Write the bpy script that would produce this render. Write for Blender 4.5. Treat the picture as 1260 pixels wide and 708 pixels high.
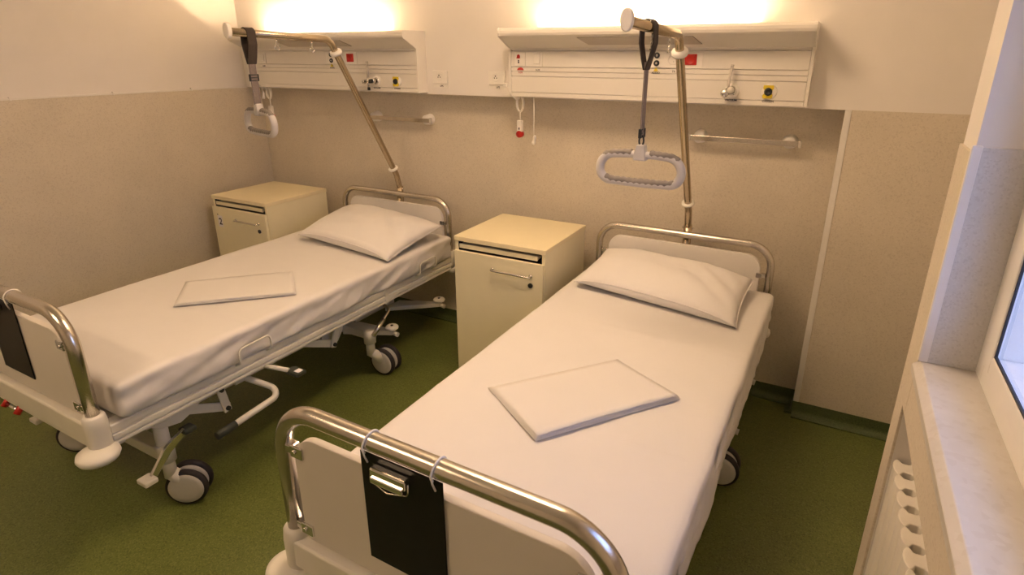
import bpy, bmesh, math, random
from mathutils import Vector, Matrix, noise
random.seed(7)
for o in list(bpy.data.objects): bpy.data.objects.remove(o, do_unlink=True)
SC = bpy.context.scene
COL = SC.collection
PI = math.pi

# ------------------------------------------------------------------ camera
F_PX, YAW, PITCH, ROLL = 716.61, math.radians(27.924), math.radians(19.226), math.radians(0.094)
cam_d = bpy.data.cameras.new('camera')
cam = bpy.data.objects.new('camera', cam_d); COL.objects.link(cam)
fwd = Vector((-math.sin(YAW)*math.cos(PITCH), math.cos(YAW)*math.cos(PITCH), -math.sin(PITCH)))
rgt = Vector((math.cos(YAW), math.sin(YAW), 0)); up = rgt.cross(fwd)
r2 = rgt*math.cos(ROLL)+up*math.sin(ROLL); u2 = up*math.cos(ROLL)-rgt*math.sin(ROLL)
cam.matrix_world = Matrix(((r2.x,u2.x,-fwd.x,0.1966),(r2.y,u2.y,-fwd.y,-2.8854),(r2.z,u2.z,-fwd.z,1.7267),(0,0,0,1)))
cam_d.sensor_fit = 'HORIZONTAL'; cam_d.sensor_width = 36; cam_d.lens = F_PX/1260*36
cam_d.shift_x = -11.18/1260; cam_d.shift_y = -36.91/1260
cam_d.clip_start = 0.02
SC.camera = cam

# ------------------------------------------------------------------ light and exposure
EXPOSURE = 0.0
LAMP_STRENGTH = 200.0          # bedhead fluorescent tubes
LAMP_COL = (1.0, 0.68, 0.40)
CEIL_STRENGTH = 29.0          # inferred ceiling luminaire and the added rear fill panel
CEIL_COL = (1.0, 0.68, 0.42)
SKY_STRENGTH = 4.6
SC.view_settings.view_transform = 'Standard'
SC.view_settings.look = 'None'
SC.view_settings.gamma = 1.0
SC.view_settings.use_curve_mapping = False
SC.view_settings.exposure = EXPOSURE
w = bpy.data.worlds.new('world'); SC.world = w; w.use_nodes = True
nt = w.node_tree; bg = nt.nodes['Background']
bg.inputs['Strength'].default_value = SKY_STRENGTH
tc = nt.nodes.new('ShaderNodeTexCoord'); nz = nt.nodes.new('ShaderNodeTexNoise'); nz.inputs['Scale'].default_value = 2.2
rp = nt.nodes.new('ShaderNodeValToRGB')
rp.color_ramp.elements[0].color = (0.30,0.42,0.95,1); rp.color_ramp.elements[0].position = .35
rp.color_ramp.elements[1].color = (0.52,0.62,1.0,1); rp.color_ramp.elements[1].position = .65
nt.links.new(tc.outputs['Generated'], nz.inputs['Vector']); nt.links.new(nz.outputs['Fac'], rp.inputs['Fac']); nt.links.new(rp.outputs['Color'], bg.inputs['Color'])

# ------------------------------------------------------------------ materials
def pmat(name, col, rough=.5, metal=0., spec=.5, noise_amt=0., noise_scale=30., bump=0., bump_scale=60., stretch=None, emit=None, es=0., coat=0.):
    m = bpy.data.materials.new(name); m.use_nodes = True
    n = m.node_tree.nodes; l = m.node_tree.links; b = n['Principled BSDF']
    b.inputs['Base Color'].default_value = (*col,1); b.inputs['Roughness'].default_value = rough
    b.inputs['Metallic'].default_value = metal; b.inputs['Specular IOR Level'].default_value = spec
    b.inputs['Coat Weight'].default_value = coat
    tcn = n.new('ShaderNodeTexCoord'); src = tcn.outputs['Object']
    if stretch:
        mp = n.new('ShaderNodeMapping'); mp.inputs['Scale'].default_value = stretch
        l.new(src, mp.inputs['Vector']); src = mp.outputs['Vector']
    if noise_amt:
        t = n.new('ShaderNodeTexNoise'); t.inputs['Scale'].default_value = noise_scale; t.inputs['Detail'].default_value = 4
        l.new(src, t.inputs['Vector'])
        r = n.new('ShaderNodeValToRGB')
        r.color_ramp.elements[0].position = .3; r.color_ramp.elements[1].position = .7
        r.color_ramp.elements[0].color = (*[c*(1-noise_amt) for c in col],1)
        r.color_ramp.elements[1].color = (*[min(1,c*(1+noise_amt*.6)) for c in col],1)
        l.new(t.outputs['Fac'], r.inputs['Fac']); l.new(r.outputs['Color'], b.inputs['Base Color'])
    if bump:
        t = n.new('ShaderNodeTexNoise'); t.inputs['Scale'].default_value = bump_scale; t.inputs['Detail'].default_value = 3
        l.new(src, t.inputs['Vector'])
        bp = n.new('ShaderNodeBump'); bp.inputs['Strength'].default_value = bump; bp.inputs['Distance'].default_value = .01
        l.new(t.outputs['Fac'], bp.inputs['Height']); l.new(bp.outputs['Normal'], b.inputs['Normal'])
    if emit:
        b.inputs['Emission Color'].default_value = (*emit,1); b.inputs['Emission Strength'].default_value = es
    return m

def speckle(name, base, dark, light, scale=260., rough=.5, amt=.5, cloud=.12, bump=.05):
    """vinyl with fine chips of two colours over a soft cloudy base"""
    m = bpy.data.materials.new(name); m.use_nodes = True
    n = m.node_tree.nodes; l = m.node_tree.links; b = n['Principled BSDF']; b.inputs['Roughness'].default_value = rough
    tcn = n.new('ShaderNodeTexCoord')
    v = n.new('ShaderNodeTexVoronoi'); v.inputs['Scale'].default_value = scale
    l.new(tcn.outputs['Object'], v.inputs['Vector'])
    sep = n.new('ShaderNodeSeparateColor'); l.new(v.outputs['Color'], sep.inputs['Color'])
    r1 = n.new('ShaderNodeValToRGB'); r1.color_ramp.interpolation = 'CONSTANT'
    e = r1.color_ramp.elements; e[0].color = (*dark,1); e[0].position = 0
    e[1].color = (*base,1); e[1].position = .14
    x = e.new(.82); x.color = (*light,1)
    l.new(sep.outputs['Red'], r1.inputs['Fac'])
    c = n.new('ShaderNodeTexNoise'); c.inputs['Scale'].default_value = 5; c.inputs['Detail'].default_value = 5
    l.new(tcn.outputs['Object'], c.inputs['Vector'])
    r2_ = n.new('ShaderNodeValToRGB'); r2_.color_ramp.elements[0].position=.3; r2_.color_ramp.elements[1].position=.7
    r2_.color_ramp.elements[0].color = (*[q*(1-cloud) for q in base],1); r2_.color_ramp.elements[1].color = (*[min(1,q*(1+cloud)) for q in base],1)
    l.new(c.outputs['Fac'], r2_.inputs['Fac'])
    mx = n.new('ShaderNodeMix'); mx.data_type = 'RGBA'; mx.inputs[0].default_value = amt
    l.new(r2_.outputs['Color'], mx.inputs[6]); l.new(r1.outputs['Color'], mx.inputs[7])
    l.new(mx.outputs[2], b.inputs['Base Color'])
    bp = n.new('ShaderNodeBump'); bp.inputs['Strength'].default_value = bump; bp.inputs['Distance'].default_value = .003
    l.new(c.outputs['Fac'], bp.inputs['Height']); l.new(bp.outputs['Normal'], b.inputs['Normal'])
    return m

M = {}
M['paint'] = pmat('wall_paint', (.80,.765,.72), .6, noise_amt=.02, noise_scale=6, bump=.04, bump_scale=180)
M['ceiling'] = pmat('ceiling_paint', (.84,.82,.78), .7, noise_amt=.02, noise_scale=5)
M['dado'] = speckle('dado_vinyl', (.65,.585,.475), (.48,.41,.325), (.73,.66,.56), 210, .45, .35, .05, .03)
M['reveal'] = speckle('reveal_vinyl', (.60,.59,.58), (.42,.40,.39), (.70,.69,.68), 300, .45, .28, .06, .03)
M['sill'] = speckle('sill_stone', (.60,.575,.53), (.50,.46,.40), (.66,.64,.60), 90, .3, .25, .1, .02)
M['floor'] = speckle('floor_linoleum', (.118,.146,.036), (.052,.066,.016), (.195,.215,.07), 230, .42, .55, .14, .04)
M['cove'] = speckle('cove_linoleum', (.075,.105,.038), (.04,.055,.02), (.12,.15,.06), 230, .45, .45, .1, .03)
M['trim'] = pmat('white_trim', (.80,.77,.72), .4, noise_amt=.02)
M['frame_white'] = pmat('window_frame_white', (.84,.82,.78), .35, noise_amt=.015)
M['gasket'] = pmat('black_rubber', (.015,.016,.02), .5, noise_amt=.2)
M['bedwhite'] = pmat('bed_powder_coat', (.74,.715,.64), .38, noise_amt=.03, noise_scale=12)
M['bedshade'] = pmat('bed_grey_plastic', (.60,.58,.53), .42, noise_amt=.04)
M['panel'] = pmat('footboard_laminate', (.69,.65,.60), .4, noise_amt=.02, noise_scale=8)
M['panel_lit'] = pmat('laminate_lit', (.80,.765,.715), .42, noise_amt=.02, noise_scale=8)  # foot panel laminate again, with its frontal light painted in as lighter colour
M['steel'] = pmat('brushed_steel', (.62,.58,.52), .24, metal=1, noise_amt=.08, noise_scale=14, bump=.02, bump_scale=200)
M['pole'] = pmat('satin_steel_pole', (.50,.42,.31), .26, metal=1, noise_amt=.08, noise_scale=14)
M['chrome'] = pmat('chrome', (.75,.74,.72), .14, metal=1, noise_amt=.03)
M['darkmetal'] = pmat('dark_metal', (.05,.055,.06), .4, metal=.7, noise_amt=.2)
M['rubber'] = pmat('tyre_rubber', (.02,.017,.022), .6, noise_amt=.25)
M['wheelface'] = pmat('wheel_cover', (.66,.64,.60), .42, noise_amt=.04)
M['grip'] = pmat('dark_green_grip', (.035,.042,.032), .6, noise_amt=.15)
M['black'] = pmat('black_board', (.006,.006,.006), .45, noise_amt=.3, spec=.25)
M['sheet'] = pmat('white_sheet', (.72,.70,.68), .85, spec=.2, noise_amt=.012, noise_scale=9, bump=.12, bump_scale=420)
M['pillow'] = pmat('white_pillowcase', (.76,.74,.725), .85, spec=.2, noise_amt=.012, noise_scale=9, bump=.12, bump_scale=420)
M['cream'] = pmat('cream_laminate', (.84,.775,.545), .42, noise_amt=.02, noise_scale=10)
M['creamtop'] = pmat('cream_top_laminate', (.84,.75,.50), .38, noise_amt=.02, noise_scale=10)
M['darkslot'] = pmat('recess_shade', (.02,.02,.022), .6, noise_amt=.2)  # near-black stands in for shade inside the cabinet slot and gusset hole
M['trunk'] = pmat('trunking_white', (.80,.765,.70), .35, noise_amt=.015, noise_scale=6)
M['trunk2'] = pmat('trunking_cover', (.78,.745,.68), .33, noise_amt=.015, noise_scale=6)
M['lens'] = pmat('lamp_lens', (.50,.45,.39), .3, noise_amt=.04, bump=.1, bump_scale=300)
M['plastic'] = pmat('white_plastic', (.84,.81,.75), .35, noise_amt=.02)
M['cord'] = pmat('white_cord', (.80,.77,.70), .5, noise_amt=.03)
M['red'] = pmat('red_plastic', (.50,.016,.010), .35, noise_amt=.08)
M['yellow'] = pmat('yellow_plate', (.72,.56,.03), .4, noise_amt=.06)
M['ink'] = pmat('dark_ink', (.035,.028,.04), .7, noise_amt=.1)
M['redink'] = pmat('red_ink', (.55,.05,.03), .7, noise_amt=.1)
M['sticker'] = pmat('paper_sticker', (.80,.78,.80), .7, noise_amt=.02)
M['blue'] = pmat('blue_plastic', (.05,.05,.35), .4, noise_amt=.1)
M['strapgrey'] = pmat('grey_webbing', (.21,.175,.165), .85, noise_amt=.18, noise_scale=220)
M['strapdark'] = pmat('dark_webbing', (.05,.038,.032), .85, noise_amt=.2, noise_scale=220)
M['handle'] = pmat('handle_grey_plastic', (.56,.545,.54), .42, noise_amt=.03)
M['handlegrip'] = pmat('handle_dark_rubber', (.20,.18,.165), .65, noise_amt=.1)
M['clear'] = pmat('milky_plastic', (.62,.58,.52), .2, noise_amt=.05)
M['ground'] = pmat('outside_paving', (.30,.28,.23), .9, noise_amt=.08, noise_scale=3)
M['ledge'] = pmat('outside_ledge_metal', (.62,.65,.68), .4, noise_amt=.05)
M['radiator'] = pmat('radiator_enamel', (.82,.78,.70), .3, noise_amt=.015)
M['lamp'] = pmat('fluorescent_tube', (.9,.9,.88), .4, emit=LAMP_COL, es=LAMP_STRENGTH)
def glass():
    m = bpy.data.materials.new('window_glass'); m.use_nodes = True
    n = m.node_tree.nodes; l = m.node_tree.links; n.remove(n['Principled BSDF'])
    t = n.new('ShaderNodeBsdfTransparent'); t.inputs['Color'].default_value = (.93,.96,.97,1)
    g = n.new('ShaderNodeBsdfGlossy'); g.inputs['Roughness'].default_value = .02
    f = n.new('ShaderNodeLayerWeight'); f.inputs['Blend'].default_value = .12
    mx = n.new('ShaderNodeMixShader'); l.new(f.outputs['Facing'], mx.inputs[0]); l.new(t.outputs[0], mx.inputs[1]); l.new(g.outputs[0], mx.inputs[2])
    l.new(mx.outputs[0], n['Material Output'].inputs['Surface']); return m
M['glass'] = glass()
M['ceil_lamp'] = pmat('ceiling_diffuser', (.85,.85,.82), .4, emit=CEIL_COL, es=CEIL_STRENGTH)

# ------------------------------------------------------------------ mesh helpers
def box(bm, x0, x1, y0, y1, z0, z1, bev=0., seg=2):
    mat = Matrix.Translation(((x0+x1)/2,(y0+y1)/2,(z0+z1)/2)) @ Matrix.Diagonal((abs(x1-x0),abs(y1-y0),abs(z1-z0),1))
    tb = bmesh.new(); bmesh.ops.create_cube(tb, size=1, matrix=mat)
    if bev: bmesh.ops.bevel(tb, geom=list(tb.edges), offset=bev, segments=seg, affect='EDGES', profile=.5)
    merge(bm, tb)
def merge(bm, tb, mat=None, smooth=None):
    if mat is not None: bmesh.ops.transform(tb, matrix=mat, verts=tb.verts)
    vm = {}
    for v in tb.verts: vm[v] = bm.verts.new(v.co)
    for f in tb.faces:
        try:
            nf = bm.faces.new([vm[v] for v in f.verts]); nf.smooth = f.smooth if smooth is None else smooth
        except ValueError: pass
    tb.free()
def cyl(bm, a, b, r, r1=None, n=20, smooth=True):
    a = Vector(a); b = Vector(b); d = b-a
    tb = bmesh.new(); bmesh.ops.create_cone(tb, cap_ends=True, segments=n, radius1=r, radius2=r if r1 is None else r1, depth=d.length)
    for f in tb.faces: f.smooth = smooth and len(f.verts) == 4
    merge(bm, tb, Matrix.Translation((a+b)/2) @ d.to_track_quat('Z','Y').to_matrix().to_4x4())
def tube(bm, pts, r, n=14, closed=False, caps=True, radii=None):
    pts = [Vector(p) for p in pts]; N = len(pts); rings = []
    tang = []
    for i in range(N):
        if closed: t = pts[(i+1)%N]-pts[i-1]
        else: t = pts[min(i+1,N-1)]-pts[max(i-1,0)]
        tang.append(t.normalized())
    ref = Vector((0,0,1)) if abs(tang[0].z) < .9 else Vector((1,0,0))
    nrm = (ref - tang[0]*ref.dot(tang[0])).normalized()
    for i in range(N):
        if i:
            nrm = (nrm - tang[i]*nrm.dot(tang[i])).normalized()
        bn = tang[i].cross(nrm); rr = radii[i] if radii else r
        rings.append([bm.verts.new(pts[i]+(nrm*math.cos(a)+bn*math.sin(a))*rr) for a in [2*PI*k/n for k in range(n)]])
    M_ = N if closed else N-1
    for i in range(M_):
        A = rings[i]; B = rings[(i+1)%N]
        for k in range(n):
            f = bm.faces.new((A[k],A[(k+1)%n],B[(k+1)%n],B[k])); f.smooth = True
    if caps and not closed:
        bm.faces.new(rings[0][::-1]); bm.faces.new(rings[-1])
def arc_path(corners, rad, seg=8):
    """polyline with rounded corners"""
    P = [Vector(c) for c in corners]; out = [P[0]]
    for i in range(1,len(P)-1):
        a = (P[i-1]-P[i]).normalized(); b = (P[i+1]-P[i]).normalized()
        ang = a.angle(b); d = rad/math.tan(ang/2); d = min(d, (P[i-1]-P[i]).length*.49, (P[i+1]-P[i]).length*.49)
        rr = d*math.tan(ang/2); c = P[i] + (a+b).normalized()*(rr/math.sin(ang/2))
        s = P[i]+a*d; e = P[i]+b*d; v0 = s-c; v1 = e-c; tot = v0.angle(v1); ax = v0.cross(v1).normalized()
        for k in range(seg+1): out.append(c + Matrix.Rotation(tot*k/seg,3,ax) @ v0)
    out.append(P[-1]); return out
def prism(bm, poly, axis, a0, a1, bev=0.):
    """extrude 2D polygon; axis 'x': poly=(y,z); 'y': poly=(x,z); 'z': poly=(x,y)"""
    def P(p,a): return {'x':(a,p[0],p[1]),'y':(p[0],a,p[1]),'z':(p[0],p[1],a)}[axis]
    tb = bmesh.new()
    A = [tb.verts.new(P(p,a0)) for p in poly]; B = [tb.verts.new(P(p,a1)) for p in poly]; n = len(poly)
    tb.faces.new(A[::-1]); tb.faces.new(B)
    for i in range(n): tb.faces.new((A[i],A[(i+1)%n],B[(i+1)%n],B[i]))
    bmesh.ops.recalc_face_normals(tb, faces=tb.faces)
    if bev: bmesh.ops.bevel(tb, geom=list(tb.edges), offset=bev, segments=2, affect='EDGES', profile=.5)
    merge(bm, tb)
def round_rect(x0,x1,z0,z1,rt,rb,seg=8):
    pts = []
    for cx,cz,r,a0 in ((x1-rt,z1-rt,rt,0),(x0+rt,z1-rt,rt,90),(x0+rb,z0+rb,rb,180),(x1-rb,z0+rb,rb,270)):
        for k in range(seg+1):
            a = math.radians(a0+90*k/seg); pts.append((cx+r*math.cos(a), cz+r*math.sin(a)))
    return pts
def lathe(bm, prof, mat=None, n=28):
    """prof=(r,z) list revolved about local z"""
    tb = bmesh.new(); rings = []
    for r,z in prof:
        if r < 1e-6: rings.append([tb.verts.new((0,0,z))])
        else: rings.append([tb.verts.new((r*math.cos(2*PI*k/n), r*math.sin(2*PI*k/n), z)) for k in range(n)])
    for A,B in zip(rings, rings[1:]):
        for k in range(n):
            if len(A) == 1 and len(B) == 1: continue
            if len(A) == 1: vs = (A[0],B[k],B[(k+1)%n])
            elif len(B) == 1: vs = (A[k],A[(k+1)%n],B[0])
            else: vs = (A[k],A[(k+1)%n],B[(k+1)%n],B[k])
            f = tb.faces.new(vs); f.smooth = True
    bmesh.ops.recalc_face_normals(tb, faces=tb.faces)
    merge(bm, tb, mat)
def rounded_box(x0,x1,y0,y1,z0,z1,r,nx,ny,nz_):
    """finely gridded rounded box bmesh"""
    bm = bmesh.new(); cache = {}
    lo = Vector((x0,y0,z0)); hi = Vector((x1,y1,z1))
    def V(i,j,k):
        key = (i,j,k)
        if key not in cache:
            p = Vector((x0+(x1-x0)*i/nx, y0+(y1-y0)*j/ny, z0+(z1-z0)*k/nz_))
            c = Vector([min(max(p[a],lo[a]+r),hi[a]-r) for a in range(3)]); d = p-c
            if d.length > 1e-9: p = c + d.normalized()*r
            cache[key] = bm.verts.new(p)
        return cache[key]
    def quad(*ks):
        try: f = bm.faces.new([V(*k) for k in ks]); f.smooth = True
        except ValueError: pass
    for i in range(nx):
        for j in range(ny):
            quad((i,j,nz_),(i+1,j,nz_),(i+1,j+1,nz_),(i,j+1,nz_)); quad((i,j,0),(i,j+1,0),(i+1,j+1,0),(i+1,j,0))
    for i in range(nx):
        for k in range(nz_):
            quad((i,0,k),(i+1,0,k),(i+1,0,k+1),(i,0,k+1)); quad((i,ny,k),(i,ny,k+1),(i+1,ny,k+1),(i+1,ny,k))
    for j in range(ny):
        for k in range(nz_):
            quad((0,j,k),(0,j,k+1),(0,j+1,k+1),(0,j+1,k)); quad((nx,j,k),(nx,j+1,k),(nx,j+1,k+1),(nx,j,k+1))
    return bm

def obj(name, bm, mat, parent=None):
    me = bpy.data.meshes.new(name); bm.normal_update(); bm.to_mesh(me); bm.free()
    me.materials.append(M[mat] if isinstance(mat,str) else mat)
    o = bpy.data.objects.new(name, me); COL.objects.link(o)
    if parent is not None: o.parent = parent
    return o
def part(name, mat, parent, fn):
    bm = bmesh.new(); fn(bm); return obj(name, bm, mat, parent)
def struct(name, mat, fn, parent=None):
    bm = bmesh.new(); fn(bm); o = obj(name, bm, mat, parent)
    if parent is None: o['kind'] = 'structure'
    return o
def thing(name, label, cat, loc=(0,0,0), rz=0., group=None):
    o = bpy.data.objects.new(name, None); COL.objects.link(o); o.empty_display_size = .1
    o.location = loc; o.rotation_euler = (0,0,rz); o['label'] = label; o['category'] = cat
    if group: o['group'] = group
    return o
def dup(root, loc, rz, label):
    def cp(o, par):
        c = o.copy(); COL.objects.link(c)
        if par is not None: c.parent = par
        for ch in [q for q in kids if q.parent == o]: cp(ch, c)
        return c
    kids = list(root.children_recursive)
    r = cp(root, None); r.location = loc; r.rotation_euler = (0,0,rz); r['label'] = label
    return r
def text(name, s, size, loc, parent, mat='ink', rot=(PI/2,0,0)):
    cu = bpy.data.curves.new(name, 'FONT'); cu.body = s; cu.size = size; cu.align_x = 'CENTER'; cu.align_y = 'CENTER'; cu.extrude = .0003
    cu.offset = size*.02
    t = bpy.data.objects.new(name+'_tmp', cu); COL.objects.link(t)
    bpy.context.view_layer.update()
    me = bpy.data.meshes.new_from_object(t.evaluated_get(bpy.context.evaluated_depsgraph_get()))
    bpy.data.objects.remove(t, do_unlink=True); bpy.data.curves.remove(cu)
    me.materials.clear(); me.materials.append(M[mat]); me.name = name
    o = bpy.data.objects.new(name, me); COL.objects.link(o); o.parent = parent; o.location = loc; o.rotation_euler = rot
    return o

# ------------------------------------------------------------------ room
XL, XW, XC = -3.532, .431, .80           # left wall, window wall face, wall beyond the pier
HD = 1.507                               # dado height
DR = .114                                # depth of the recessed dado wall
YB, YF, ZC = 0., -5.0, 2.72
YP, YR, YN = -1.3715, -1.503, -1.460     # pier end, window reveal, radiator niche side
HS, HN = 1.108, .968                     # sill top, niche top
XG = .53                                 # window frame plane
YW1 = -2.40
ZW1 = 2.05                               # window head
struct('floor', 'floor', lambda b: box(b, XL-.3, XC+.3, YF-.2, .5, -.1, 0))
struct('ceiling', 'ceiling', lambda b: box(b, XL-.3, XC+.3, YF-.2, .5, ZC, ZC+.1))
def wb(b):
    box(b, XL-.3, XC+.3, YB, .45, HD, ZC)
back = struct('wall_back', 'paint', wb)
struct('wall_back_recess', 'dado', lambda b: box(b, XL-.3, .2235, DR, .45, 0, HD))
def wbp(b): box(b, .2235, XC+.3, YB, .45, 0, HD)
struct('wall_back_panel', 'dado', wbp)
struct('trim_1', 'trim', lambda b: box(b, .2215, .247, -.004, .02, .08, HD, .0015))
struct('wall_left', 'paint', lambda b: box(b, XL-.25, XL-.006, YF-.2, .45, 0, ZC))
struct('wall_left_dado', 'dado', lambda b: box(b, XL-.02, XL, YF, DR+.01, 0, HD))
def tl(b):
    box(b, XL-.01, XL+.003, YF, YB, HD-.004, HD+.006, .001)
    for y in (-.42,-.9,-1.4): box(b, XL-.01, XL+.005, y-.006, y+.006, HD-.006, HD+.012, .001)
struct('trim_2', 'trim', tl)
struct('wall_front', 'paint', lambda b: box(b, XL-.3, XC+.3, YF-.3, YF, 0, ZC))
def wr(b):
    box(b, XW+.006, XC, YR, YP-.004, HN, ZC)          # pier above the niche
    box(b, XW+.006, XC, YN, YP-.004, 0, HN)           # pier beside the niche
    box(b, XC, XC+.2, YP-.05, .45, 0, ZC)             # wall beyond the pier
    box(b, .56, XC, YW1, YN, 0, HN)                   # niche back
    box(b, XW+.006, XC, YW1, YR, ZW1, ZC)             # lintel
    box(b, XW+.006, XC, YF-.2, YW1, 0, ZC)            # rest of the wall
struct('wall_right', 'paint', wr)
def cladding(b):
    box(b, XW, XW+.006, YR, YP, HN, 1.553, .001)
    box(b, XW, XW+.006, YN, YP, 0.0, HN, .001)
    box(b, XW, XW+.02, YP-.004, YP, 0.0, 1.553)
    box(b, XW, XW+.13, YW1, YR, HN, HS-.03, .002)     # apron under the sill
struct('wall_right_cladding', 'dado', cladding)
struct('wall_right_reveal', 'reveal', lambda b: box(b, XW+.014, XG+.04, YR-.006, YR, HS, 1.563, .001))
struct('trim_3', 'trim', lambda b: box(b, XW-.001, XW+.016, YR-.008, YR+.004, HS, 1.566, .002))
def sill(b): prism(b, [(XW-.008,HS-.03),(XW-.008,HS-.013),(XW+.006,HS),(XG+.06,HS),(XG+.06,HS-.03)], 'y', YW1, YR+.004, .0015)
struct('trim_4', 'sill', sill)
# coved skirting
def cove(b, p0, p1, nrm):
    """quarter-round cove between two floor points, nrm points into the room"""
    p0 = Vector(p0); p1 = Vector(p1); nrm = Vector(nrm); prof = [(0,.08),(.004,.08),(.005,.035)]
    for k in range(1,6): a = k/5*PI/2; prof.append((.035-.03*math.cos(a), .035-.03*math.sin(a)+.002))
    prof.append((0.035,0)); prof.append((0,0))
    A = [b.verts.new(p0+nrm*d+Vector((0,0,z))) for d,z in prof]; B = [b.verts.new(p1+nrm*d+Vector((0,0,z))) for d,z in prof]
    n = len(prof)
    for i in range(n): b.faces.new((A[i],A[(i+1)%n],B[(i+1)%n],B[i]))
    b.faces.new(A); b.faces.new(B[::-1]); bmesh.ops.recalc_face_normals(b, faces=b.faces)
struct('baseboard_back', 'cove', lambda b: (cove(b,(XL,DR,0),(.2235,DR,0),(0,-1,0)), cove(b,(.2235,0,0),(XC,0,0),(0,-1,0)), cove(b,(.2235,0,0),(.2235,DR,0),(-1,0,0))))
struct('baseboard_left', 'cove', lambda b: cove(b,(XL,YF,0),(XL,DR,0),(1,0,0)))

# window: frame, sash, gasket, pane, all standing in the opening
def wframe(b):
    z0,z1,y0,y1 = HS, ZW1, YW1, YR
    for yy in ((y1-.052,y1),(y0,y0+.052)): box(b, XG, XG+.07, yy[0], yy[1], z0, z1, .003)
    box(b, XG, XG+.07, y0+.052, y1-.052, z0, z0+.040, .003); box(b, XG, XG+.07, y0+.052, y1-.052, z1-.05, z1, .003)
win = struct('window_1', 'frame_white', wframe)
SY0,SY1,SZ0,SZ1 = YW1+.096, YR-.096, HS+.077, ZW1-.092    # glass opening
def sash(b):
    for a,c in ((SY1,YR-.053),(YW1+.053,SY0)): box(b, XG-.003, XG+.060, a, c, HS+.041, ZW1-.051, .003)
    box(b, XG-.003, XG+.060, SY0, SY1, HS+.041, SZ0, .003); box(b, XG-.003, XG+.060, SY0, SY1, SZ1, ZW1-.051, .003)
part('sash', 'frame_white', win, sash)
def gasket(b):
    t = .005
    box(b, XG+.000, XG+.004, SY1-t, SY1, SZ0, SZ1); box(b, XG+.000, XG+.004, SY0, SY0+t, SZ0, SZ1)
    box(b, XG+.000, XG+.004, SY0+t, SY1-t, SZ0, SZ0+t); box(b, XG+.000, XG+.004, SY0+t, SY1-t, SZ1-t, SZ1)
part('gasket', 'gasket', win, gasket)
def pane(b):
    x = XG+.006
    b.faces.new([b.verts.new(p) for p in ((x,SY0,SZ0),(x,SY1,SZ0),(x,SY1,SZ1),(x,SY0,SZ1))])
part('pane', 'glass', win, pane)
struct('trim_5', 'ledge', lambda b: box(b, XG+.075, XC+.12, YW1, YR, HS-.02, HS+.03, .004))
struct('ground_outside', 'ground', lambda b: box(b, XC+.15, 40, -30, 30, -3.3, -3.2))

# ceiling luminaire (behind and above the picture's top edge)
def ceiling_light():
    t = thing('ceiling_light', 'square ceiling light with white frame fixed to the ceiling above the picture', 'ceiling light', (-.85,-1.25,ZC), 0, 'ceiling lights')
    def fr(b):
        for s in (-1,1):
            box(b, s*.29-.02, s*.29+.02, -.31, .31, -.05, 0, .004); box(b, -.27, .27, s*.29-.02, s*.29+.02, -.05, 0, .004)
    part('frame', 'trim', t, fr)
    part('diffuser', 'ceil_lamp', t, lambda b: box(b, -.27, .27, -.27, .27, -.042, -.02, .003))
    return t
clt = ceiling_light()
dup(clt, (-2.00,-3.35,ZC), 0, 'added fill light, square with white frame, fixed to the ceiling behind the camera')  # unseen second panel, added to fill the foot ends and wall from the front

# ------------------------------------------------------------------ radiator in its niche
def radiator():
    t = thing('radiator', 'white sectional radiator standing in the niche under the windowsill', 'radiator', (.475,-2.2,0))
    pitch = .0585; yy = YN-.0035; hw = pitch/2-.0006
    while yy-pitch > -2.34:
        y1 = yy-pitch; yc = (yy+y1)/2+2.2
        half = [(-.0385,0),(-.038,.010),(-.0355,.020),(-.0305,hw),(-.026,hw),(-.019,hw-.0115),(-.005,hw-.0115),(.003,hw),(.036,hw),(.040,hw-.006)]
        pr = [(x,yc+y) for x,y in half]+[(x,yc-y) for x,y in half[:0:-1]]
        part('section', 'radiator', t, lambda b: prism(b, pr, 'z', .10, .828, .0022))
        yy = y1
    L0 = YN-.016+2.2; L1 = yy+2.2
    for z in (.785,.14): part('collector', 'radiator', t, lambda b: cyl(b,(.012,L0+.012,z),(.012,L1-.03,z),.0115))
    for y in (L0-.1, L1+.1): part('foot', 'radiator', t, lambda b: box(b, -.02, .02, y-.012, y+.012, 0, .11, .003))
radiator()

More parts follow.
